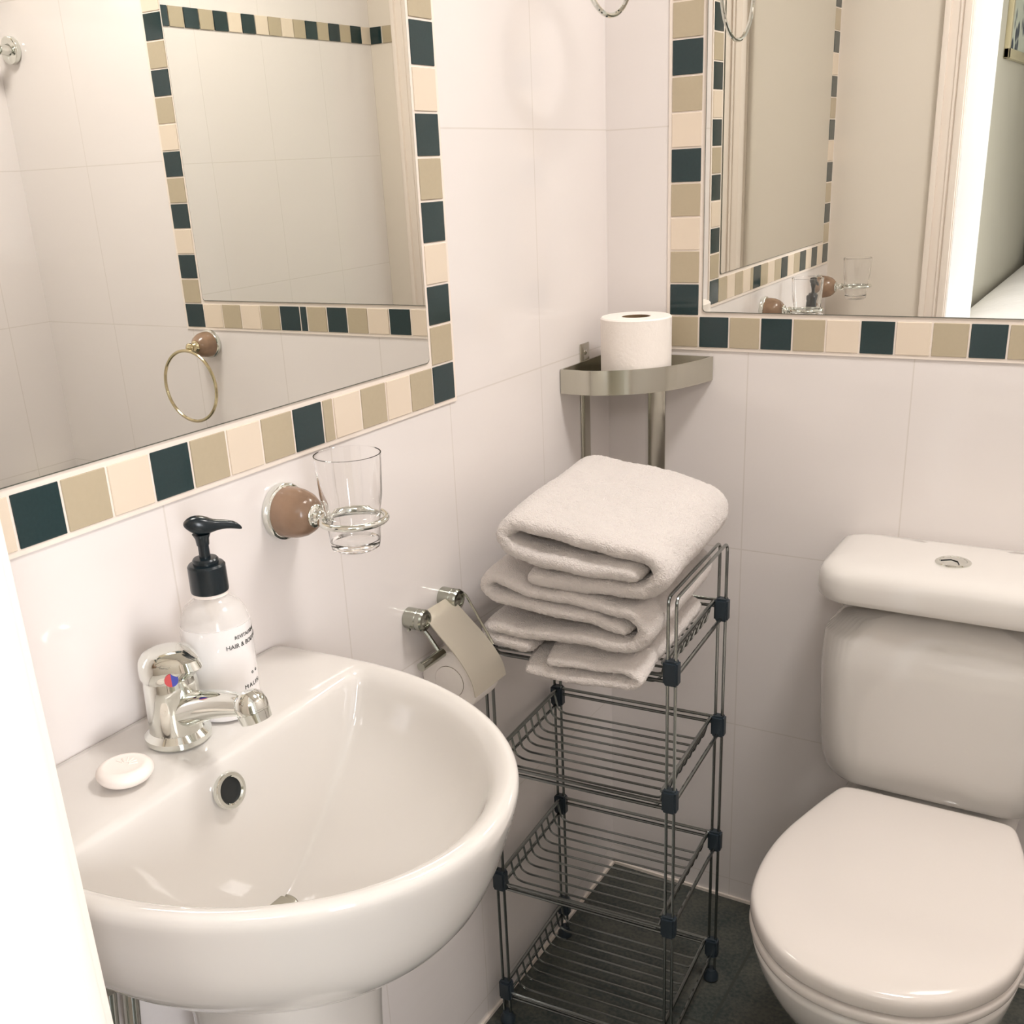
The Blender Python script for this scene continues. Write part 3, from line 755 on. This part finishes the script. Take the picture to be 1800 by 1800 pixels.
for hw, y0_, rad, z in ((.178, -.178, .055, .7135), (.185, -.186, .06, .7145), (.187, -.188, .06, .720), (.187, -.187, .06, .745), (.182, -.182, .06, .759), (.168, -.168, .055, .766), (.138, -.140, .05, .7685), (.06, -.10, .03, .7695)):
    rs.append([(x, y, z) for x, y in rbox(hw, y0_, -.002 if z < .76 else -.004-(z-.76)*.8, rad)])
m.rings(rs, True, True); m.build('cistern_lid', m_ceramic, wc, sub=1)
m = MB(); bc = (.590, -.098, .769); m.lathe([(.024, -.002), (.0245, .0015), (.022, .0032), (.0190, .0030), (.0185, .0020), (.0175, .0028), (.001, .0036)], bc, n=40); fb = m.build('flush_button', m_chrome, wc)
m = MB(); m.tube([(bc[0]-.0165, bc[1]-.004, bc[2]+.0034), (bc[0]-.004, bc[1]+.002, bc[2]+.0040), (bc[0]+.006, bc[1]-.003, bc[2]+.0040), (bc[0]+.010, bc[1]-.014, bc[2]+.0034)], .0006, 6); m.build('button_split', m_black, fb)
half = [(0, -.632), (.030, -.629), (.060, -.621), (.090, -.604), (.115, -.580), (.137, -.548), (.153, -.510), (.161, -.455), (.161, -.400), (.155, -.350), (.145, -.305), (.134, -.260), (.124, -.225), (.117, -.207), (.103, -.199), (.060, -.198), (.030, -.198), (0, -.198)]
def lidplan(s=1., cyy=-.42, dx=0):
    pts = [(x, y) for x, y in half]+[(-x, y) for x, y in half[-2:0:-1]]
    # smooth + densify
    o = []
    n = len(pts)
    for i in range(n):
        p0, p1, p2, p3 = pts[i-1], pts[i], pts[(i+1) % n], pts[(i+2) % n]
        for k in range(3):
            t = k/3; o.append(tuple(.5*((2*p1[j])+(-p0[j]+p2[j])*t+(2*p0[j]-5*p1[j]+4*p2[j]-p3[j])*t*t+(-p0[j]+3*p1[j]-3*p2[j]+p3[j])*t**3) for j in (0, 1)))
    return [(TCX+.007+dx+x*1.04*s, cyy+(y-cyy)*s) for x, y in o]
def lid_rings(spec): return [[(x, y, z) for x, y in lidplan(s)] for s, z in spec]
m = MB(); m.rings(lid_rings([(.80, .4025), (.975, .4025), (.992, .405), (1.0, .411), (1.0, .420), (.993, .4265), (.975, .4305), (.93, .4325), (.7, .4345), (.35, .4350)]), True, True); m.build('lid', m_seat, wc, sub=1)
m = MB(); m.rings(lid_rings([(.72, .386), (.985, .384), (.998, .387), (1.004, .393), (.998, .3995), (.985, .4015), (.72, .4015)]), closed=True); m.build('seat', m_seat, wc, sub=1)
m = MB(); rs = []
for s, z, dy in ((.97, .3835, 0), (.985, .378, 0), (.975, .360, .002), (.94, .330, .008), (.885, .295, .018), (.80, .245, .040), (.70, .190, .062), (.61, .130, .080), (.58, .06, .085), (.60, .0, .085)):
    rs.append([(x, min(y+dy, -.06), z) for x, y in lidplan(s)])
m.rings(rs[::-1], True, True); m.build('pan', m_ceramic, wc, sub=1)
m = MB(); rs = [[(x, y, z) for x, y in rbox(hw, -.30, -.02, .05)] for hw, z in ((.095, 0), (.09, .15), (.10, .28), (.125, .36), (.135, .400))]
m.rings(rs, True, True); m.build('pan_back', m_ceramic, wc, sub=1)
for dx in (-.075, .075):
    m = MB(); m.lathe([(.010, -.018), (.010, .018)], (TCX+dx, -.192, .412), (1, 0, 0), 18); m.build('hinge', m_chrome, wc)

# ------------------------------------------------------------------ bathroom ceiling lamp
lp = thing('ceiling_lamp', 'square white ceiling lamp over the bathroom', 'lamp', (.85, -.55, H))
m = MB(); m.box((.67, -.73, H-.04), (1.03, -.37, H-.0005), .01); m.build('housing', m_jamb, lp)
m = MB(); m.box((.69, -.71, H-.046), (1.01, -.39, H-.0405), .002); m.build('diffuser', m_lamp, lp)

# ------------------------------------------------------------------ bedroom furniture (seen in the back mirror)
bed = thing('bed', 'double bed with white linen seen through the doorway in the mirror', 'bed', (.75, -4.9, 0))
m = MB(); m.box((-.02, -6.45, .12), (1.5, -3.75, .30), .02); m.build('base', m_bedwall, bed)
m = MB(); m.box((-.01, -6.45, .30), (1.5, -3.72, .52), .05, 4); m.build('mattress', m_linen, bed)
m = MB()
nx, ny = 30, 44; rs = []
for j in range(ny+1):
    row = []
    y = -6.0+(2.32)*j/ny
    for i in range(nx+1):
        x = -.035+1.58*i/nx
        e = min(1, (1-j/ny)*9)*min(1, (i/nx)*9)*min(1, (1-i/nx)*9)
        z = .54+.085*e**.5+.03*noise.noise(Vector((x*2.2, y*2.2, 0)))*e
        row.append((x, y, z))
    rs.append(row)
vt = [[m.bm.verts.new(p) for p in row] for row in rs]
for j in range(ny):
    for i in range(nx): m.face([vt[j][i], vt[j][i+1], vt[j+1][i+1], vt[j+1][i]])
dv = m.build('duvet', m_linen, bed); sm = dv.modifiers.new('thick', 'SOLIDIFY'); sm.thickness = .05
m = MB(); m.tube([(-.03, -3.675, .545), (.4, -3.672, .55), (1.54, -3.675, .545)], .006, 8); m.build('piping', m_wood, dv)
m = MB(); m.box((-.03, -6.55, 0), (1.55, -6.46, 1.25), .02); m.build('headboard', m_wood, bed)
for x in (.05, .82):
    pw = MB().box((x, -6.42, .60), (x+.66, -6.02, .80), .075, 5).build('pillow', m_linen, None); tag(pw, 'white pillow nearer the bedroom wall' if x < .5 else 'white pillow on the far side of the bed', 'pillow', 'pillows on the bed')
pf = thing('picture_frame', 'framed floral picture on the bedroom wall, seen in the mirror', 'picture', (BX0, -4.9, 1.95))
m = MB()
y0_, y1_, z0_, z1_ = -5.2, -4.45, 1.665, 2.30
for a, b in (((y0_, z0_), (y1_, z0_+.045)), ((y0_, z1_-.045), (y1_, z1_)), ((y0_, z0_), (y0_+.045, z1_)), ((y1_-.045, z0_), (y1_, z1_))):
    m.box((BX0, a[0], a[1]), (BX0+.025, b[0], b[1]), .004)
m.build('frame', m_frame, pf)
m_pic = mat('floral print', (214, 216, 200), .4)
nt = m_pic.node_tree; tc = nd(m_pic, 'ShaderNodeTexCoord'); vo = nd(m_pic, 'ShaderNodeTexVoronoi'); vo.inputs['Scale'].default_value = 9
cr = nd(m_pic, 'ShaderNodeValToRGB'); cr.color_ramp.elements[0].position = .30; cr.color_ramp.elements[0].color = (*s2l((50, 66, 88)), 1); cr.color_ramp.elements[1].position = .42; cr.color_ramp.elements[1].color = (*s2l((206, 212, 198)), 1)
nt.links.new(tc.outputs['Object'], vo.inputs['Vector']); nt.links.new(vo.outputs['Distance'], cr.inputs[0]); nt.links.new(cr.outputs[0], nt.nodes['Principled BSDF'].inputs['Base Color'])
MB().box((BX0+.001, y0_+.04, z0_+.04), (BX0+.010, y1_-.04, z1_-.04)).build('print', m_pic, pf, smooth=False)
